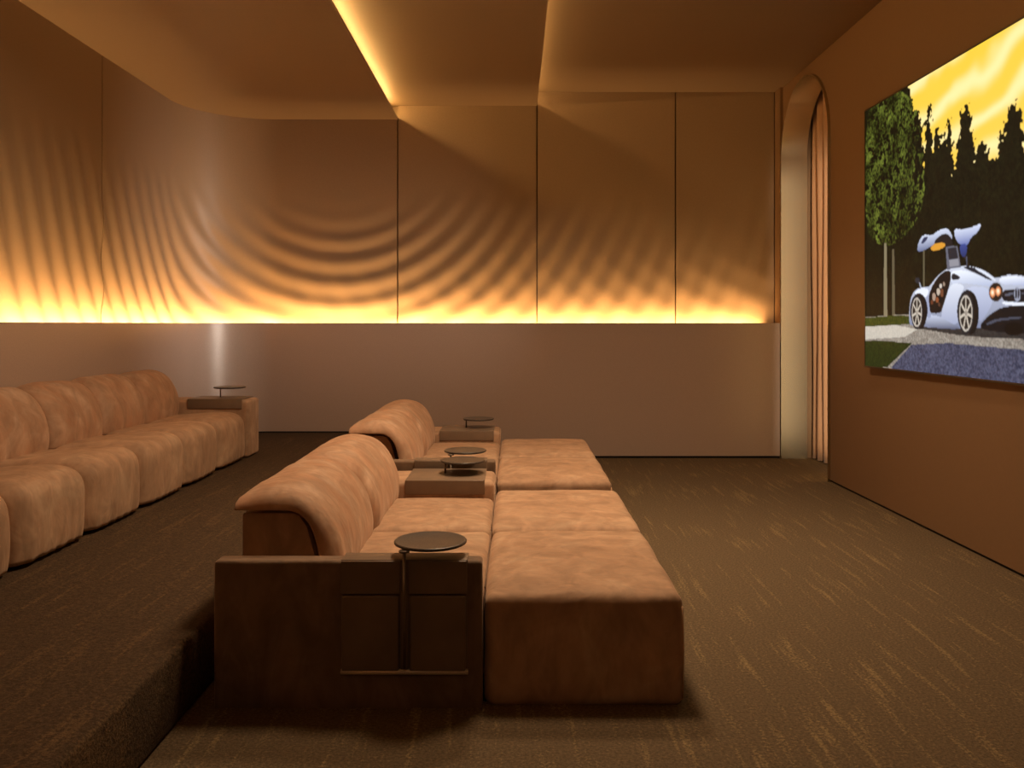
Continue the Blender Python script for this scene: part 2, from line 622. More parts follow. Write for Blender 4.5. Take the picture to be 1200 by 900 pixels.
ARC = R_UP * PI / 2
s_seams = [-2.583, -1.60, -0.230, 1.148, -CX + ARC + (CY - 6.43), -CX + ARC + (CY - 4.6), -CX + ARC + (CY - 2.7), -CX + ARC + (CY - 0.5), -CX + ARC + CY - Y0]
for i in range(len(s_seams) - 1):
    sa, sb = s_seams[i] + 0.007, s_seams[i + 1] - 0.007
    ztop = Z3 if i <= 1 else (Z2 if i == 2 else Z1)
    zb = 1.225
    vis = i <= 5
    ns = max(2, int((sb - sa) / (0.0165 if vis else 0.2)))
    nz = 124 if vis else 4
    verts, faces = [], []
    for a in range(ns + 1):
        s = sa + (sb - sa) * a / ns
        for c in range(nz + 1):
            z = zb + (ztop - zb) * (c / nz)
            x, y = upper(s, relief(s, z) if vis else 0)
            verts.append((x, y, z))
    for a in range(ns):
        for c in range(nz):
            k = a * (nz + 1) + c
            faces.append((k, k + nz + 1, k + nz + 2, k + 1))
    off = len(verts)
    # back face rim
    rim = [a * (nz + 1) for a in range(ns + 1)] + [ns * (nz + 1) + c for c in range(1, nz + 1)] + \
          [a * (nz + 1) + nz for a in range(ns - 1, -1, -1)] + [c for c in range(nz - 1, 0, -1)]
    for r_ in rim:
        a = r_ // (nz + 1)
        s = sa + (sb - sa) * a / ns
        x, y = upper(s, -0.03)
        verts.append((x, y, verts[r_][2]))
    m_ = len(rim)
    for q in range(m_):
        q2 = (q + 1) % m_
        faces.append((rim[q], rim[q2], off + q2, off + q))
    o = mk('panel', verts, faces, M['panel'], lw if i <= 4 else st, True)
    o.data.set_sharp_from_angle(angle=math.radians(60))

# --- right wall with the arched opening
YA0, YA1 = 7.03, 8.27
yc, ra = (YA0 + YA1) / 2, (YA1 - YA0) / 2
zs = 2.90
arcpts = [(yc - ra * math.cos(PI * i / 28), zs + ra * math.sin(PI * i / 28)) for i in range(29)]
wallpoly_faces = []
bm = bmesh.new()
def quadx(y0, y1, z0, z1):
    pass
verts, faces = [], []
TX = 0.22
def addq(p0, p1, p2, p3):
    k = len(verts)
    verts.extend([p0, p1, p2, p3])
    faces.append((k, k + 1, k + 2, k + 3))
for X in (XR, XR + TX):
    addq((X, Y0, 0.018), (X, YA0, 0.018), (X, YA0, Z3), (X, Y0, Z3))
    for (a, b2) in zip(arcpts[:-1], arcpts[1:]):
        addq((X, a[0], a[1]), (X, b2[0], b2[1]), (X, b2[0], Z3), (X, a[0], Z3))
    addq((X, YA1, 0.018), (X, 8.5, 0.018), (X, 8.5, Z3), (X, YA1, Z3))
addq((XR, Y0, 0.018), (XR + TX, Y0, 0.018), (XR + TX, YA0, 0.018), (XR, YA0, 0.018))
addq((XR, YA0, 0.018), (XR + TX, YA0, 0.018), (XR + TX, YA0, zs), (XR, YA0, zs))
for (a, b2) in zip(arcpts[:-1], arcpts[1:]):
    addq((XR, a[0], a[1]), (XR, b2[0], b2[1]), (XR + TX, b2[0], b2[1]), (XR + TX, a[0], a[1]))
bm.free()
wr_ = mk('wall_right', verts, faces, M['right'])
struct(wr_)
struct(box('shadow_gap_right', XR + 0.012, XR + 0.10, Y0, YA0 - 0.012, 0.0, 0.02, M['black']))  # shade of the gap at the wall foot, put in as black
struct(box('wall_alcove', 3.28, 3.36, 6.2, 8.5, 0.0, Z3, M['right']))
struct(box('wall_alcove.001', XR + TX, 3.3, 6.2, 6.28, 0.0, Z3, M['right']))
struct(box('trim_4', 2.584, XR, 8.272, 8.46, 1.13, Z3, M['right']))
struct(box('slot_light_stop', 2.45, 2.584, 8.306, 8.40, 1.13, LEDGE - 0.01, M['dark_wall']))  # unseen block added in the slot to stop light spilling past its end
struct(box('wall_back.001', 2.583, 3.36, 8.30, 8.42, 0.0, Z3, M['right']))

# metal lining of the arch
arch = None
path = [(YA1 - 0.002, 0.0)] + [(YA1 - 0.002, zs * k / 6) for k in range(1, 6)] + \
       [(yc + (ra - 0.002) * math.cos(PI * i / 40), zs + (ra - 0.002) * math.sin(PI * i / 40)) for i in range(41)] + \
       [(YA0 + 0.002, zs * k / 6) for k in range(5, 0, -1)] + [(YA0 + 0.002, 0.0)]
def lining(name, x0, x1, th, mat, parent=None):
    verts, faces = [], []
    n_ = len(path)
    for i, (y, z) in enumerate(path):
        a = path[max(i - 1, 0)]
        b2 = path[min(i + 1, n_ - 1)]
        d = Vector((b2[0] - a[0], b2[1] - a[1])).normalized()
        nn = Vector((d.y, -d.x))
        if (Vector((yc, 1.5)) - Vector((y, z))).dot(nn) < 0:
            nn = -nn
        for (xx, t) in ((x0, 0), (x1, 0), (x1, th), (x0, th)):
            verts.append((xx, y + nn.x * t, z + nn.y * t))
    for i in range(n_ - 1):
        for k in range(4):
            k2 = (k + 1) % 4
            faces.append((i * 4 + k, i * 4 + k2, (i + 1) * 4 + k2, (i + 1) * 4 + k))
    faces += [(0, 1, 2, 3), tuple((n_ - 1) * 4 + k for k in range(4))]
    o = mk(name, verts, faces, mat, parent, True)
    o.data.set_sharp_from_angle(angle=math.radians(35))
    return o
al = lining('arch_lining', 2.588, XR + TX + 0.01, 0.008, M['arch'])
al['label'] = 'brushed pale metal lining around the tall arched opening in the right wall'
al['category'] = 'door frame'
asl = box('light_strip', 2.65, 2.75, 7.040, 7.060, 0.08, 2.88, M['led'])
asl['label'] = 'upright warm light strip on the hidden near side of the arched opening'
asl['category'] = 'light'
# curtain behind the opening
verts, faces = [], []
ny_, nz_ = 260, 24
for i in range(ny_ + 1):
    y = 6.45 + (8.24 - 6.45) * i / ny_
    for k in range(nz_ + 1):
        z = 0.012 + (3.5 - 0.012) * k / nz_
        ph = 2 * PI * y / 0.135 + 0.5 * math.sin(y * 9) + 0.25 * math.sin(z * 1.3 + y * 4)
        x = 2.925 + 0.040 * math.sin(ph) + 0.008 * math.sin(ph * 2 + 1) + 0.006 * math.sin(z * 2 + y * 13)
        verts.append((x, y + 0.012 * math.cos(ph), z))
for i in range(ny_):
    for k in range(nz_):
        a = i * (nz_ + 1) + k
        faces.append((a, a + nz_ + 1, a + nz_ + 2, a + 1))
cu = mk('curtain', verts, faces, M['curtain'], None, True)
sm = cu.modifiers.new('thickness', 'SOLIDIFY')
sm.thickness = 0.004
cu['label'] = 'rust brown pleated floor length curtain hanging inside the arched opening'
cu['category'] = 'curtain'

# ------------------------------------------------------------------ sofas
HOOD_OUT = [(-1.005, 0.640), (-1.01, 0.668), (-0.93, 0.700), (-0.84, 0.708), (-0.755, 0.690), (-0.69, 0.630), (-0.640, 0.545), (-0.618, 0.45), (-0.622, 0.375), (-0.630, 0.345)]
HOOD_IN = [(-0.995, 0.636), (-0.92, 0.636), (-0.85, 0.636), (-0.775, 0.634), (-0.728, 0.590), (-0.706, 0.53), (-0.690, 0.45), (-0.682, 0.39), (-0.68, 0.345)]

def saddle(root_y, thick, top_z, front_x, base_z, label, group, drop):
    """leather cover laid over an armrest, pockets on its outer face, held down by a metal rod"""
    x0, x1 = front_x - 0.476, front_x - 0.049
    yf, yb = root_y, root_y + thick
    g = empty('armrest_cover', ((x0 + x1) / 2, yf, base_z), label, 'armrest cover', group)
    def P(name, a0, a1, b0, b1, c0, c1, mat, bev, par=g):
        o = box(name, a0 - (x0 + x1) / 2, a1 - (x0 + x1) / 2, b0 - yf, b1 - yf, c0 - base_z, c1 - base_z, mat, par, bev)
        return o
    t = 0.006
    P('top_flap', x0, x1, yf - 0.009, yb + 0.006, top_z + 0.0005, top_z + 0.0065, M['leather'], 0.0025)
    if drop:
        xm = front_x - 0.262
        zb = top_z - drop
        P('backing', x0, x1, yf - 0.0065, yf - 0.0012, zb, top_z + 0.004, M['leather'], 0.002)
        # upper flaps
        P('flap', x0, xm - 0.014, yf - 0.0165, yf - 0.0065, top_z - 0.108, top_z + 0.004, M['leather'], 0.004)
        P('flap', xm + 0.014, x1 - 0.002, yf - 0.0165, yf - 0.0065, top_z - 0.108, top_z + 0.004, M['leather'], 0.004)
        # pockets, slightly full
        P('pocket', x0 + 0.004, xm - 0.018, yf - 0.0205, yf - 0.0065, zb + 0.003, top_z - 0.112, M['leather'], 0.006)
        P('pocket', xm + 0.018, x1 - 0.006, yf - 0.0205, yf - 0.0065, zb + 0.003, top_z - 0.112, M['leather'], 0.006)
        P('sleeve', xm - 0.012, xm + 0.012, yf - 0.0150, yf - 0.0065, zb + 0.003, top_z - 0.100, M['leather'], 0.004)
        cx = (x0 + x1) / 2
        tube('weight_rod', [(x0 - cx, -0.0115, zb - base_z), (x1 + 0.002 - cx, -0.0115, zb - base_z)], 0.0095, M['rod'], g)
    else:
        P('side_flap', x0, x1, yf - 0.009, yf - 0.0035, top_z - 0.070, top_z + 0.003, M['leather'], 0.002)
    return g

def tray(cx, cy, z, px, py, pz, label, group):
    g = empty('tray_table', (px, py, pz), label, 'side table', group)
    lathe('tray', [(0.02, -0.006), (0.118, -0.006), (0.1245, -0.003), (0.1255, 0.003), (0.1225, 0.006), (0.116, 0.0045), (0.01, 0.0045)],
          (cx - px, cy - py, z - pz), M['tray'], g)
    tube('pole', [(0, 0, 0), (0, 0, z - pz - 0.006)], 0.0058, M['pole'], g)
    lathe('collar', [(0.008, 0), (0.018, 0), (0.018, 0.006), (0.008, 0.006)], (0, 0, z - pz - 0.0122), M['pole'], g, 24)
    return g

def lounge_sofa(y0, label):
    r = empty('lounge_sofa', (-0.2, y0, 0), label, 'sofa', 'lounge sofas of the front row')
    ox, oy = 0.2, -y0
    objs = []
    A = objs.append
    # plinths
    A(box('base', -0.96, 0.555, y0 + 0.055, y0 + 1.86, 0.0, 0.05, M['black'], None))
    # thin side panel
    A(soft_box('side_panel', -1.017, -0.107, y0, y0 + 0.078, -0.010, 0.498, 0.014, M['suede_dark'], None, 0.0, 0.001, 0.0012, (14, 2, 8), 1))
    # broad far armrest
    A(soft_box('armrest', -0.985, -0.105, y0 + 1.69, y0 + 2.06, 0.006, 0.453, 0.028, M['suede'], None, 0.003, 0.002, 0.002, (14, 5, 6), 2))
    # back bodies, padded hoods
    for (a, b2) in ((y0 + 0.17, y0 + 0.952), (y0 + 0.958, y0 + 1.685)):
        A(prism('back_body', resample_round([(-0.978, 0.03), (-0.978, 0.612), (-0.973, 0.618), (-0.795, 0.618), (-0.775, 0.610), (-0.748, 0.570), (-0.712, 0.44), (-0.700, 0.03)]), 'y', a + 0.02, b2 - 0.01, M['suede'], None))
    for k, (a, b2) in enumerate(((y0 + 0.150, y0 + 0.955), (y0 + 0.955, y0 + 1.80))):
        A(shell('back_cushion', HOOD_OUT, HOOD_IN, a + 0.004, b2 - 0.004, 0.085, M['suede_back'], None, 0.10, 0.06, 44, 22, 0.006, 3.0 + k * 5 + y0))
    # seats and long footrests
    A(soft_box('seat_cushion', -0.70, -0.103, y0 + 0.081, y0 + 0.947, 0.05, 0.370, 0.038, M['suede'], None, 0.018, 0.001, 0.004, (10, 14, 4), 7 + y0))
    A(soft_box('seat_cushion', -0.70, -0.103, y0 + 0.965, y0 + 1.688, 0.05, 0.370, 0.038, M['suede'], None, 0.018, 0.001, 0.004, (10, 12, 4), 9 + y0))
    A(soft_box('footrest', -0.100, 0.583, y0 + 0.02, y0 + 0.947, -0.012, 0.375, 0.038, M['suede'], None, 0.014, 0.004, 0.004, (12, 14, 5), 11 + y0))
    A(soft_box('footrest', -0.100, 0.583, y0 + 0.965, y0 + 1.89, -0.012, 0.375, 0.038, M['suede'], None, 0.014, 0.004, 0.004, (12, 14, 5), 13 + y0))
    # stitched seams
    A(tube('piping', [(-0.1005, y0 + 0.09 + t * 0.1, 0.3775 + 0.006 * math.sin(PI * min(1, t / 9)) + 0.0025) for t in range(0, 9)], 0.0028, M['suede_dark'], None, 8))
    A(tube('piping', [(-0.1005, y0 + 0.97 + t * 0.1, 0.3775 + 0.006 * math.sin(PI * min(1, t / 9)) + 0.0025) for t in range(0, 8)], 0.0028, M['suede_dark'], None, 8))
    A(tube('piping', [(0.577, y0 + 0.027, 0.02), (0.579, y0 + 0.024, 0.18), (0.577, y0 + 0.027, 0.335)], 0.0035, M['piping'], None, 8))
    for o in objs:
        o.parent = r
        o.data.transform(__import__('mathutils').Matrix.Translation((ox, oy, 0)))
    return r

def resample_round(p):
    return p

def child_copy(root, loc):
    r = root.copy()
    COL.objects.link(r)
    r.location = loc
    for ch in list(root.children):
        c = ch.copy()
        COL.objects.link(c)
        c.parent = r
        for g in list(ch.children):
            d = g.copy()
            COL.objects.link(d)
            d.parent = c
    return r

YS1, DY = 2.89, 2.12
s1 = lounge_sofa(YS1, 'nearest tan suede lounge sofa with dark side panel facing the screen')
s2 = child_copy(s1, (-0.2, YS1 + DY, 0))
s2['label'] = 'far tan suede lounge sofa of the front row, closest to the back wall'

c1 = saddle(YS1, 0.078, 0.498, -0.107, 0.0, 'dark leather cover with pockets hanging over the nearest sofa side panel', 'leather armrest covers', 0.370)
c1b = child_copy(c1, (c1.location.x, YS1 + DY, 0))
c1b['label'] = 'leather cover on the thin side panel of the far lounge sofa'
c2 = saddle(YS1 + 1.69, 0.37, 0.4565, -0.107, 0.0, 'leather cover laid over the broad armrest between the two lounge sofas', 'leather armrest covers', 0)
c2b = child_copy(c2, (c2.location.x, YS1 + 1.69 + DY, 0))
c2b['label'] = 'leather cover on the farthest armrest of the front row, near the back wall'
G = 'round tray tables on the armrests'
t1 = tray(-0.288, 2.955, 0.548, -0.367, YS1 - 0.0285, 0.145, 'largest round dark tray on a slim pole, at the nearest sofa side panel', G)
t2 = child_copy(t1, (-0.367, YS1 - 0.0285 + DY, 0.145))
t2['label'] = 'round dark tray beside the far sofa, upper of the overlapping pair'
t3 = tray(-0.285, 4.80, 0.533, -0.385, 4.80, 0.4635, 'round dark tray over the broad middle armrest, lower of the overlapping pair', G)
t4 = child_copy(t3, (-0.385, 4.80 + DY, 0.4635))
t4['label'] = 'round dark tray over the farthest armrest of the front row'

# long sofa on the raised floor
XF = -2.085
ls = empty('long_sofa', (XF, 4.9, PZ), 'long brown suede sofa of deep padded seats on the raised floor at left', 'sofa')
W_ = 0.62
Yend = 6.70
def put(o):
    o.parent = ls
    o.data.transform(__import__('mathutils').Matrix.Translation((-XF, -4.9, -PZ)))
    return o
SEAT_OUT = [(XF - 0.012, PZ + 0.022), (XF - 0.004, PZ + 0.06), (XF, PZ + 0.14), (XF, PZ + 0.22), (XF - 0.006, PZ + 0.325), (XF - 0.075, PZ + 0.372), (XF - 0.20, PZ + 0.376), (XF - 0.33, PZ + 0.366), (XF - 0.45, PZ + 0.356), (XF - 0.60, PZ + 0.352)]
SEAT_IN = [(XF - 0.10, PZ + 0.022), (XF - 0.10, PZ + 0.06), (XF - 0.10, PZ + 0.15), (XF - 0.10, PZ + 0.22), (XF - 0.13, PZ + 0.28), (XF - 0.20, PZ + 0.29), (XF - 0.33, PZ + 0.29), (XF - 0.60, PZ + 0.29)]
dxh = -2.6 + 0.622
HO = [(x + dxh + 0.06 * (x < -0.9), z + PZ - 0.005) for (x, z) in HOOD_OUT]
HI = [(x + dxh + 0.06 * (x < -0.9), z + PZ - 0.005) for (x, z) in HOOD_IN]
for i in range(6):
    b2 = Yend - W_ * i
    a = b2 - W_
    put(shell('seat_cushion', SEAT_OUT, SEAT_IN, a + 0.004, b2 - 0.004, 0.11, M['suede'], None, 0.20, 0.06, 44, 16, 0.006, 20 + i * 3.7, wr=0.005))
    put(shell('back_cushion', HO, HI, a + 0.004, b2 - 0.004, 0.10, M['suede_back'], None, 0.10, 0.07, 44, 18, 0.008, 50 + i * 4.3))
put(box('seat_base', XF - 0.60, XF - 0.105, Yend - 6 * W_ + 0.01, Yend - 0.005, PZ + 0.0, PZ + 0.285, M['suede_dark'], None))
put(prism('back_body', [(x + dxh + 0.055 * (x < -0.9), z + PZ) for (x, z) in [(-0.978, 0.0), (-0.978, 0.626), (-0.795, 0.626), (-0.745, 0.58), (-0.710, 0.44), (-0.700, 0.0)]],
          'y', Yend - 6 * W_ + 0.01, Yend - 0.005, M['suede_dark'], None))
put(soft_box('armrest', -2.91, XF + 0.0, Yend + 0.002, Yend + 0.29, PZ + 0.004, PZ + 0.456, 0.026, M['suede'], None, 0.003, 0.002, 0.002, (14, 4, 6), 31))
put(soft_box('armrest', -2.91, XF + 0.0, Yend - 6 * W_ - 0.29, Yend - 6 * W_ - 0.002, PZ + 0.004, PZ + 0.456, 0.026, M['suede'], None, 0.003, 0.002, 0.002, (14, 4, 6), 33))
c3 = saddle(Yend + 0.002, 0.288, PZ + 0.4595, XF, PZ, 'leather cover on the armrest of the long sofa at left', 'leather armrest covers', 0)
t5 = tray(-2.285, 6.87, PZ + 0.545, -2.36, 6.87, PZ + 0.4665, 'small round dark tray over the armrest of the long sofa at left', G)

# ------------------------------------------------------------------ screen
SX0, SY0, SX1, SY1 = 2.555, 6.20, 2.590, 2.93     # far and near edge of the screen face
SZ0, SZ1 = 1.000, 2.845
def smoothnoise(h, w_, cell, seed):
    rng = np.random.RandomState(seed)
    gh, gw = int(h / cell) + 3, int(w_ / cell) + 3
    g = rng.rand(gh, gw)
    yy = np.arange(h) / cell
    xx = np.arange(w_) / cell
    yi, xi = yy.astype(int), xx.astype(int)
    fy, fx = yy - yi, xx - xi
    fy = fy * fy * (3 - 2 * fy)
    fx = fx * fx * (3 - 2 * fx)
    a = g[np.ix_(yi, xi)]
    b_ = g[np.ix_(yi, xi + 1)]
    c_ = g[np.ix_(yi + 1, xi)]
    d_ = g[np.ix_(yi + 1, xi + 1)]
    return (a * (1 - fx) + b_ * fx) * (1 - fy)[:, None] + (c_ * (1 - fx) + d_ * fx) * fy[:, None]

NW, NH = 620, 350
U = (np.arange(NW) + 0.5) / NW
V = (np.arange(NH) + 0.5) / NH
UU, VV = np.meshgrid(U, V)
IMG = np.zeros((NH, NW, 3))
def Y_of(px):
    # depth on the screen face for a horizontal picture coordinate
    k = (px - 602) / 1000.0
    s = (SX1 - SX0) / (SY1 - SY0)
    return (SX0 - s * SY0) / (k - s)
def uv(px, py):
    Y = Y_of(px)
    u = (SY0 - Y) / (SY0 - SY1)
    z = 1.3 - (py - 380) * Y / 1000.0
    return u, (z - SZ0) / (SZ1 - SZ0)
def lin(c):
    return np.array([((x / 255) / 12.92 if x / 255 <= 0.04045 else (((x / 255) + 0.055) / 1.055) ** 2.4) for x in c])
def pmask(pts, conv=True, n=0):
    P = np.array([uv(*p) if conv else p for p in pts])
    m_ = np.zeros(UU.shape, bool)
    for i in range(len(P)):
        x1, y1 = P[i]
        x2, y2 = P[(i + 1) % len(P)]
        if y1 == y2:
            continue
        c = ((y1 > VV) != (y2 > VV)) & (UU < (x2 - x1) * (VV - y1) / (y2 - y1) + x1)
        m_ ^= c
    return m_
def fill(pts, c, a=1.0, grad=None):
    m_ = pmask(pts)
    col = lin(c)
    if grad is not None:
        c2 = lin(grad)
        vs = VV[m_]
        if vs.size == 0:
            return
        t = ((vs - vs.min()) / max(1e-6, vs.max() - vs.min()))[:, None]
        col = col[None, :] * t + c2[None, :] * (1 - t)
    IMG[m_] = IMG[m_] * (1 - a) + col * a
def sm(pts, it=2):
    for _ in range(it):
        out = []
        for i in range(len(pts)):
            a, b_ = pts[i], pts[(i + 1) % len(pts)]
            out.append((a[0] * .75 + b_[0] * .25, a[1] * .75 + b_[1] * .25))
            out.append((a[0] * .25 + b_[0] * .75, a[1] * .25 + b_[1] * .75))
        pts = out
    return pts
def ell(cx, cy, rx, ry, c, a=1.0):
    pts = [(cx + rx * math.cos(t * PI / 14), cy + ry * math.sin(t * PI / 14)) for t in range(28)]
    fill(pts, c, a)

n1 = smoothnoise(NH, NW, 60, 1)
n2 = smoothnoise(NH, NW, 18, 2)
n3 = smoothnoise(NH, NW, 6, 3)
n4 = smoothnoise(NH, NW, 2.6, 4)
n5 = smoothnoise(NH, NW, 1.3, 5)
# sky: golden, with slanted bright streaks
sk0, sk1 = lin((253, 205, 84)), lin((240, 202, 66))
st_ = np.sin((VV * 44 - UU * 9) + 4.5 * n1 + 0.9 * n2) * 0.5 + 0.5
tt = np.clip((VV - 0.55) / 0.45, 0, 1)[..., None]
IMG[:] = sk0 * (1 - tt) + sk1 * tt
IMG[:] = IMG * (1 - 0.8 * (st_ ** 2.2)[..., None]) + lin((255, 240, 176)) * 0.8 * (st_ ** 2.2)[..., None]
# tree line: union of conifers
def tree(cu, top, wd, base=0.28, rag=0.02, p=0.75):
    hw = wd * np.clip((top - VV) / (top - base), 0, 1) ** p
    edge = (n3 - 0.5) * rag * 2.2 + (n4 - 0.5) * rag * 1.6
    return (np.abs(UU - cu) < hw + edge * (VV < top)) & (VV < top + edge) & (VV > base - 0.02)
dark = np.zeros(UU.shape, bool)
u_ = lambda x, y=200: uv(x, y)
def T(px, py, wpx, p=0.62, rag=0.008):
    global dark
    u, v = uv(px, py)
    ua, _ = uv(px + wpx, py)
    dark |= tree(u, v, ua - u, 0.22, rag, p)
T(1046, 98, 24, 0.35); T(1088, 122, 14, 0.6); T(1131, 122, 26, 0.55); T(1187, 118, 30, 0.5); T(1105, 165, 22, 0.3)
T(1165, 185, 30, 0.3); T(1112, 138, 12, 0.5); T(1150, 165, 22, 0.4); T(1060, 100, 20, 0.3); T(1098, 150, 16, 0.5); T(1176, 150, 18, 0.5); T(1070, 130, 22, 0.3); T(1020, 104, 16, 0.3); T(1028, 106, 22, 0.2); T(1016, 116, 20, 0.2); T(1240, 80, 44, 0.5); T(1310, 100, 50, 0.5); T(1420, 70, 80, 0.5); T(1215, 160, 40, 0.3)
T(1600, 90, 160, 0.5)
dark |= (VV < 0.55 + 0.05 * n2) & (VV > 0.1)
tex = np.clip(n4 * 0.6 + n5 * 0.5 + n3 * 0.3 - 0.55, 0, 1)
tree_c = lin((9, 9, 5))[None, None, :] + tex[..., None] * (lin((52, 54, 26)) * 0.45)[None, None, :]
IMG[dark] = tree_c[dark]
# rim of golden light on the tree tops
# leafy green tree at the left
crown = pmask(sm([(1016, 128), (1034, 108), (1058, 104), (1076, 128), (1084, 175), (1085, 225), (1074, 262), (1052, 285), (1034, 290), (1015, 275), (1013, 200)]))
crown2 = crown & (n3 + n4 * 0.7 > 0.70 + 0.25 * (UU > uv(1070, 200)[0]))
leaf = np.clip((n4 * 0.9 + n5 * 0.9 + n2 * 0.5) - 0.85, 0, 1)
gc = lin((14, 20, 6))[None, None, :] + leaf[..., None] * (lin((140, 156, 60)))[None, None, :] * 0.48
gc = gc * (0.25 + 1.25 * np.clip(n2 * 0.8 + n3 * 0.5 - 0.2, 0, 1))[..., None]
IMG[crown2] = gc[crown2]
fill([(1036.0, 285), (1039, 285), (1040, 376), (1035.5, 376)], (128, 118, 92))
fill([(1045.5, 292), (1048, 292), (1049, 372), (1045.5, 372)], (92, 84, 64))
fill([(1081.5, 290), (1083.5, 290), (1083.5, 336), (1081.5, 336)], (92, 86, 66))
# ground
def ground(pts, base, hi, k=1.0):
    m_ = pmask(pts)
    t = np.clip((n5 * 0.65 + n4 * 0.35 - 0.25) * k, 0, 1)[..., None]
    g = lin(base) * (1 - t) + lin(hi) * t
    IMG[m_] = g[m_]
ground([(1010, 372), (1080, 367), (1300, 374), (1900, 400), (1900, 900), (1010, 470)], (112, 104, 96), (196, 188, 176))
ground([(1010, 373), (1045, 370), (1075, 370), (1080, 379), (1010, 383)], (38, 48, 14), (86, 92, 34))
fill([(1010, 383), (1050, 381), (1075, 386), (1060, 395), (1010, 398)], (225, 218, 204), 0.55)
ground([(1068, 404), (1110, 402), (1200, 410), (1900, 470), (1900, 900), (1044, 431)], (44, 46, 66), (112, 114, 140))
ground([(1010, 399), (1040, 400), (1069, 402), (1040, 430), (1010, 432)], (24, 32, 10), (60, 70, 26))
# car: shadow, body, doors, glass, wheels
def C_(cx, cy):
    return (1010 + cx / 4.284, 240 + cy / 4.284)
def CP(pts, it=2):
    return sm([C_(*p) for p in pts], it)
def cel(cx, cy, rx, ry, c, al=1.0):
    p = C_(cx, cy)
    ell(p[0], p[1], rx / 4.284, ry / 4.284, c, al)
fill(CP([(240, 612), (330, 628), (480, 655), (640, 668), (830, 676), (1120, 690), (1120, 640), (640, 600), (300, 590)]), (22, 22, 26), 0.92)
fill(CP([(236, 596), (238, 520), (246, 462), (268, 426), (300, 414), (338, 412), (352, 392), (386, 350), (430, 320), (470, 308), (530, 306), (590, 318), (640, 345),
         (672, 372), (700, 360), (740, 350), (800, 354), (880, 372), (950, 420), (975, 500), (960, 600), (880, 620), (640, 620), (420, 622), (300, 612), (250, 606)]), (204, 210, 226), 1, (120, 128, 156))
# shoulder and haunch highlights, darker flanks
fill(CP([(440, 335), (500, 325), (570, 345), (640, 378), (680, 396), (640, 410), (560, 398), (480, 392), (448, 400)]), (232, 238, 248), 1, (176, 186, 214))
fill(CP([(520, 420), (560, 410), (620, 412), (650, 440), (660, 490), (620, 560), (590, 595), (578, 520), (556, 450)]), (190, 198, 222), 1, (148, 156, 186))
fill(CP([(680, 372), (740, 354), (810, 362), (870, 384), (860, 410), (780, 400), (710, 405)]), (236, 241, 250), 1, (168, 178, 210))
fill(CP([(500, 308), (560, 312), (620, 336), (662, 372), (640, 380), (590, 352), (530, 326)]), (34, 36, 46))
fill(CP([(560, 318), (600, 322), (640, 350), (676, 378), (662, 382), (620, 352)]), (216, 222, 236))
fill(CP([(262, 440), (290, 420), (330, 418), (336, 440), (320, 470), (300, 450), (275, 452)]), (226, 232, 244))
# open doorway with the seats inside, quarter window
fill(CP([(336, 545), (332, 480), (344, 425), (380, 362), (424, 326), (448, 334), (446, 380), (430, 440), (404, 520), (396, 545)]), (20, 17, 18))
for (x_, y_, rx_, ry_, c_) in ((362, 462, 9, 20, (176, 150, 132)), (384, 436, 9, 18, (200, 184, 168)), (402, 442, 8, 22, (120, 74, 50)), (378, 478, 8, 14, (150, 84, 50)),
                               (396, 408, 7, 12, (214, 204, 194)), (352, 490, 6, 12, (110, 60, 40)), (412, 398, 6, 10, (160, 140, 124)), (388, 500, 6, 10, (90, 60, 48))):
    cel(x_, y_, rx_, ry_, c_, 0.85)
fill(CP([(452, 336), (500, 366), (480, 376), (448, 378)]), (30, 32, 40))
fill(CP([(398, 546), (420, 470), (444, 400), (480, 392), (520, 410), (494, 450), (484, 520), (486, 600), (440, 600), (400, 590)]), (216, 222, 236), 1, (160, 168, 196))
fill(CP([(322, 560), (345, 552), (392, 560), (440, 590), (488, 612), (488, 626), (400, 622), (322, 612)]), (190, 198, 220), 1, (86, 92, 116))
fill(CP([(322, 470), (334, 440), (340, 530), (352, 560), (330, 575), (320, 520)]), (150, 158, 186))
# wheel arches, wheels
cel(286, 530, 44, 86, (26, 27, 34)); cel(532, 535, 54, 108, (26, 27, 34))
def wheel(cx, cy, rx, ry, tx):
    cel(cx + tx, cy, rx, ry, (16, 16, 18))
    cel(cx, cy, rx, ry, (34, 34, 38))
    cel(cx - 1, cy, rx * 0.84, ry * 0.86, (186, 178, 168))
    cel(cx - 1, cy, rx * 0.72, ry * 0.76, (40, 37, 36))
    x0_, y0_ = C_(cx, cy)
    for k in range(7):
        an = 2 * PI * k / 7 + 0.2
        ca, sa = math.cos(an), math.sin(an)
        q, px_, py_ = 1 / 4.284, -sa * 0.07, ca * 0.07
        fill([(x0_ + rx * q * px_, y0_ + ry * q * py_), (x0_ - rx * q * px_, y0_ - ry * q * py_), (x0_ + rx * q * (ca * .76 - px_), y0_ + ry * q * (sa * .76 - py_)),
              (x0_ + rx * q * (ca * .76 + px_), y0_ + ry * q * (sa * .76 + py_))], (198, 188, 174))
    cel(cx, cy, rx * 0.15, ry * 0.15, (150, 140, 130))
wheel(277, 540, 30, 86, 18)
wheel(523, 545, 40, 106, 24)
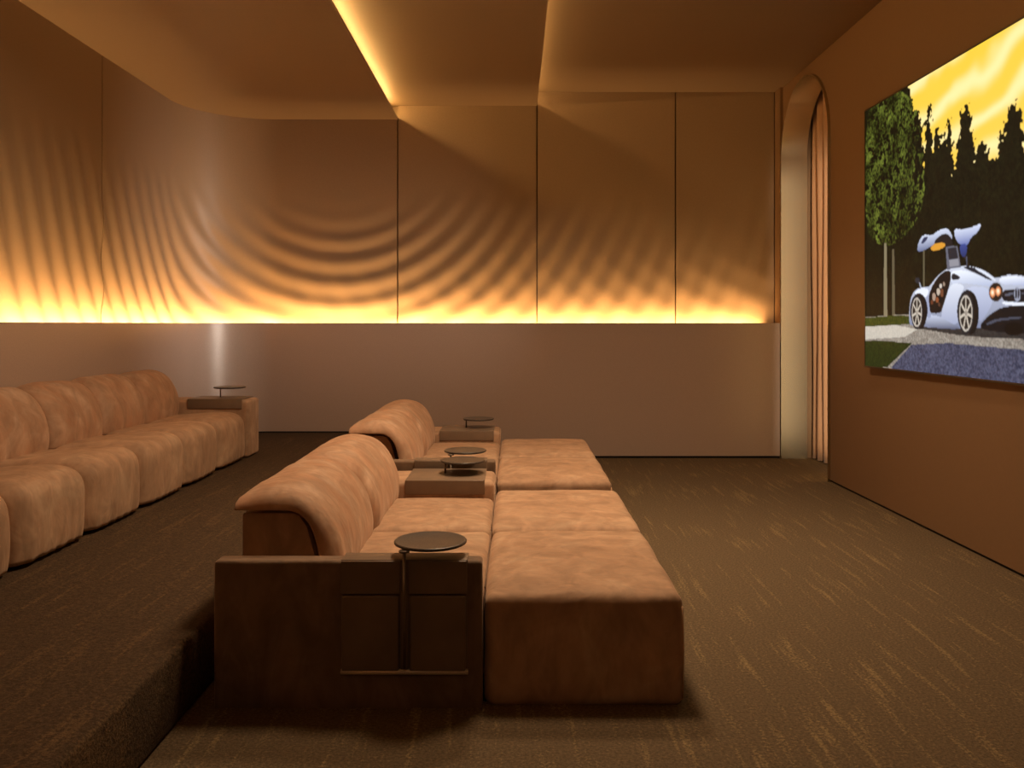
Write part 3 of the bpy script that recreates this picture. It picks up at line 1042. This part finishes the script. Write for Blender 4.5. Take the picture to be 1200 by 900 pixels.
# tail: black diffuser, far wheels, grille, pipes, lamps
fill(CP([(590, 612), (612, 580), (650, 545), (700, 515), (770, 506), (960, 512), (980, 600), (900, 650), (700, 640), (620, 630)], 1), (17, 17, 21))
fill(CP([(620, 596), (680, 570), (800, 562), (800, 572), (690, 580), (630, 606)], 1), (70, 74, 90))
fill(CP([(702, 434), (740, 424), (830, 420), (920, 430), (930, 480), (830, 488), (740, 488), (704, 478)], 1), (24, 24, 30))
fill(CP([(700, 484), (760, 490), (930, 488), (930, 502), (770, 506), (706, 500)], 1), (226, 232, 244))
fill(CP([(716, 448), (760, 440), (762, 450), (718, 460)], 1), (88, 92, 108)); fill(CP([(800, 440), (900, 444), (900, 454), (800, 450)], 1), (88, 92, 108))
fill(CP([(766, 414), (792, 414), (798, 478), (776, 486), (764, 470)]), (150, 156, 176)); cel(774, 446, 5, 26, (24, 24, 30)); cel(786, 446, 5, 26, (36, 36, 44))
cel(673, 438, 35, 48, (58, 46, 40)); cel(672, 437, 30, 42, (36, 26, 22))
for (x_, y_) in ((656, 441), (684, 434)):
    cel(x_, y_, 14, 24, (206, 128, 84)); cel(x_, y_, 9, 16, (246, 196, 150)); cel(x_, y_, 4, 8, (255, 240, 216))
cel(930, 446, 28, 44, (40, 30, 26)); cel(922, 446, 10, 18, (240, 180, 130))
cel(762, 624, 48, 34, (8, 8, 10)); cel(905, 600, 40, 66, (10, 10, 12))
# mirror
cel(279, 379, 12, 15, (40, 42, 50)); fill(CP([(286, 388), (292, 390), (300, 414), (292, 416)], 0), (150, 158, 176))
# raised wing doors
fill(sm([(1074.5, 296), (1076, 284), (1082, 274.5), (1092, 276), (1100, 270), (1108, 267), (1113, 270), (1117, 279), (1112, 281), (1107, 276), (1100, 279), (1094, 287), (1084, 293)], 1), (206, 214, 234), 1, (104, 114, 150))
fill(sm([(1079, 287), (1082, 278), (1088, 276.5), (1085, 283)], 1), (46, 52, 84))
fill(sm([(1094, 284), (1101, 276), (1110, 273), (1116, 281), (1117, 290), (1108, 290), (1098, 291)], 1), (32, 28, 30))
fill(sm([(1090, 290), (1096, 285), (1107, 284), (1108, 289), (1098, 294), (1092, 294)], 1), (214, 150, 52))
fill([(1108, 289), (1122, 288), (1126, 313), (1110, 316)], (96, 98, 112)); fill([(1110.5, 291), (1120.5, 290), (1123.5, 307), (1112.5, 309)], (38, 38, 46))
fill([(1112, 305), (1123, 303), (1124, 311), (1113, 313)], (140, 140, 150))
fill(sm([(1118, 268), (1128, 269), (1140, 266), (1151, 261), (1146, 272), (1138, 278), (1134, 287), (1130, 289), (1124, 286), (1119, 279)], 1), (206, 214, 236), 1, (84, 100, 166))
fill(sm([(1124, 286), (1134, 286), (1132, 302), (1126, 300)], 1), (56, 72, 140), 1, (38, 48, 96))
fill([(1132, 300), (1133.6, 300), (1133.6, 312), (1132.2, 312)], (70, 76, 96))

verts = np.empty(((NH + 1) * (NW + 1), 3))
uu = np.linspace(0, 1, NW + 1)
vv = np.linspace(0, 1, NH + 1)
UG, VG = np.meshgrid(uu, vv)
verts[:, 0] = (SX0 + (SX1 - SX0) * UG).ravel() - 0.0
verts[:, 1] = (SY0 + (SY1 - SY0) * UG).ravel()
verts[:, 2] = (SZ0 + (SZ1 - SZ0) * VG).ravel()
me = bpy.data.meshes.new('display')
me.vertices.add(len(verts))
me.vertices.foreach_set('co', verts.ravel())
ii, jj = np.meshgrid(np.arange(NH), np.arange(NW), indexing='ij')
base_ = (ii * (NW + 1) + jj).ravel()
quad = np.stack([base_, base_ + NW + 1, base_ + NW + 2, base_ + 1], 1)[:, ::-1]
me.loops.add(quad.size)
me.loops.foreach_set('vertex_index', quad.ravel().astype(np.int32))
me.polygons.add(len(quad))
me.polygons.foreach_set('loop_start', np.arange(0, quad.size, 4, dtype=np.int32))
me.update(calc_edges=True)
# colours at the grid vertices: mean of the surrounding cells
pad = np.pad(IMG, ((1, 1), (1, 1), (0, 0)), mode='edge')
vc = (pad[:-1, :-1] + pad[1:, :-1] + pad[:-1, 1:] + pad[1:, 1:]) / 4
att = me.color_attributes.new('picture', 'FLOAT_COLOR', 'POINT')
rgba = np.ones((len(verts), 4), np.float32)
rgba[:, :3] = vc.reshape(-1, 3)
att.data.foreach_set('color', rgba.ravel())
m = bpy.data.materials.new('screen_picture')
m.use_nodes = True
n = m.node_tree
b = n.nodes['Principled BSDF']
at = n.nodes.new('ShaderNodeAttribute')
at.attribute_name = 'picture'
b.inputs['Base Color'].default_value = (0.01, 0.01, 0.01, 1)
b.inputs['Roughness'].default_value = 0.5
b.inputs['Specular IOR Level'].default_value = 0.1
n.links.new(at.outputs['Color'], b.inputs['Emission Color'])
b.inputs['Emission Strength'].default_value = 1.15
me.materials.append(m)
disp = bpy.data.objects.new('display', me)
COL.objects.link(disp)
tv = empty('screen', (2.6, 4.56, 1.0), 'large wall screen showing a silver car with raised doors before dark trees', 'screen')
disp.parent = tv
disp.matrix_parent_inverse = __import__('mathutils').Matrix.Translation((-2.6, -4.56, -1.0))
# cabinet behind the display with a thin border
pts = [(SX0 + 0.003, SY0 + 0.0), (SX1 + 0.003, SY1 - 0.0), (XR - 0.001, SY1 - 0.0), (XR - 0.001, SY0 + 0.0)]
cab = prism('cabinet', pts, 'z', SZ0, SZ1, M['frame'])
cab.parent = tv
cab.matrix_parent_inverse = disp.matrix_parent_inverse.copy()
for (y0_, y1_, z0_, z1_) in ((SY0, SY0 + 0.012, SZ0 - 0.012, SZ1 + 0.012), (SY1 - 0.012, SY1, SZ0 - 0.012, SZ1 + 0.012), (SY1, SY0, SZ0 - 0.012, SZ0), (SY1, SY0, SZ1, SZ1 + 0.012)):
    f = (SX1 - SX0) / (SY1 - SY0)
    xa = SX0 + f * (y0_ - SY0) - 0.003
    xb = SX0 + f * (y1_ - SY0) - 0.003
    e = prism('bezel', [(xa, y0_), (xb, y1_), (XR - 0.001, y1_), (XR - 0.001, y0_)], 'z', z0_, z1_, M['frame'])
    e.parent = tv
    e.matrix_parent_inverse = disp.matrix_parent_inverse.copy()
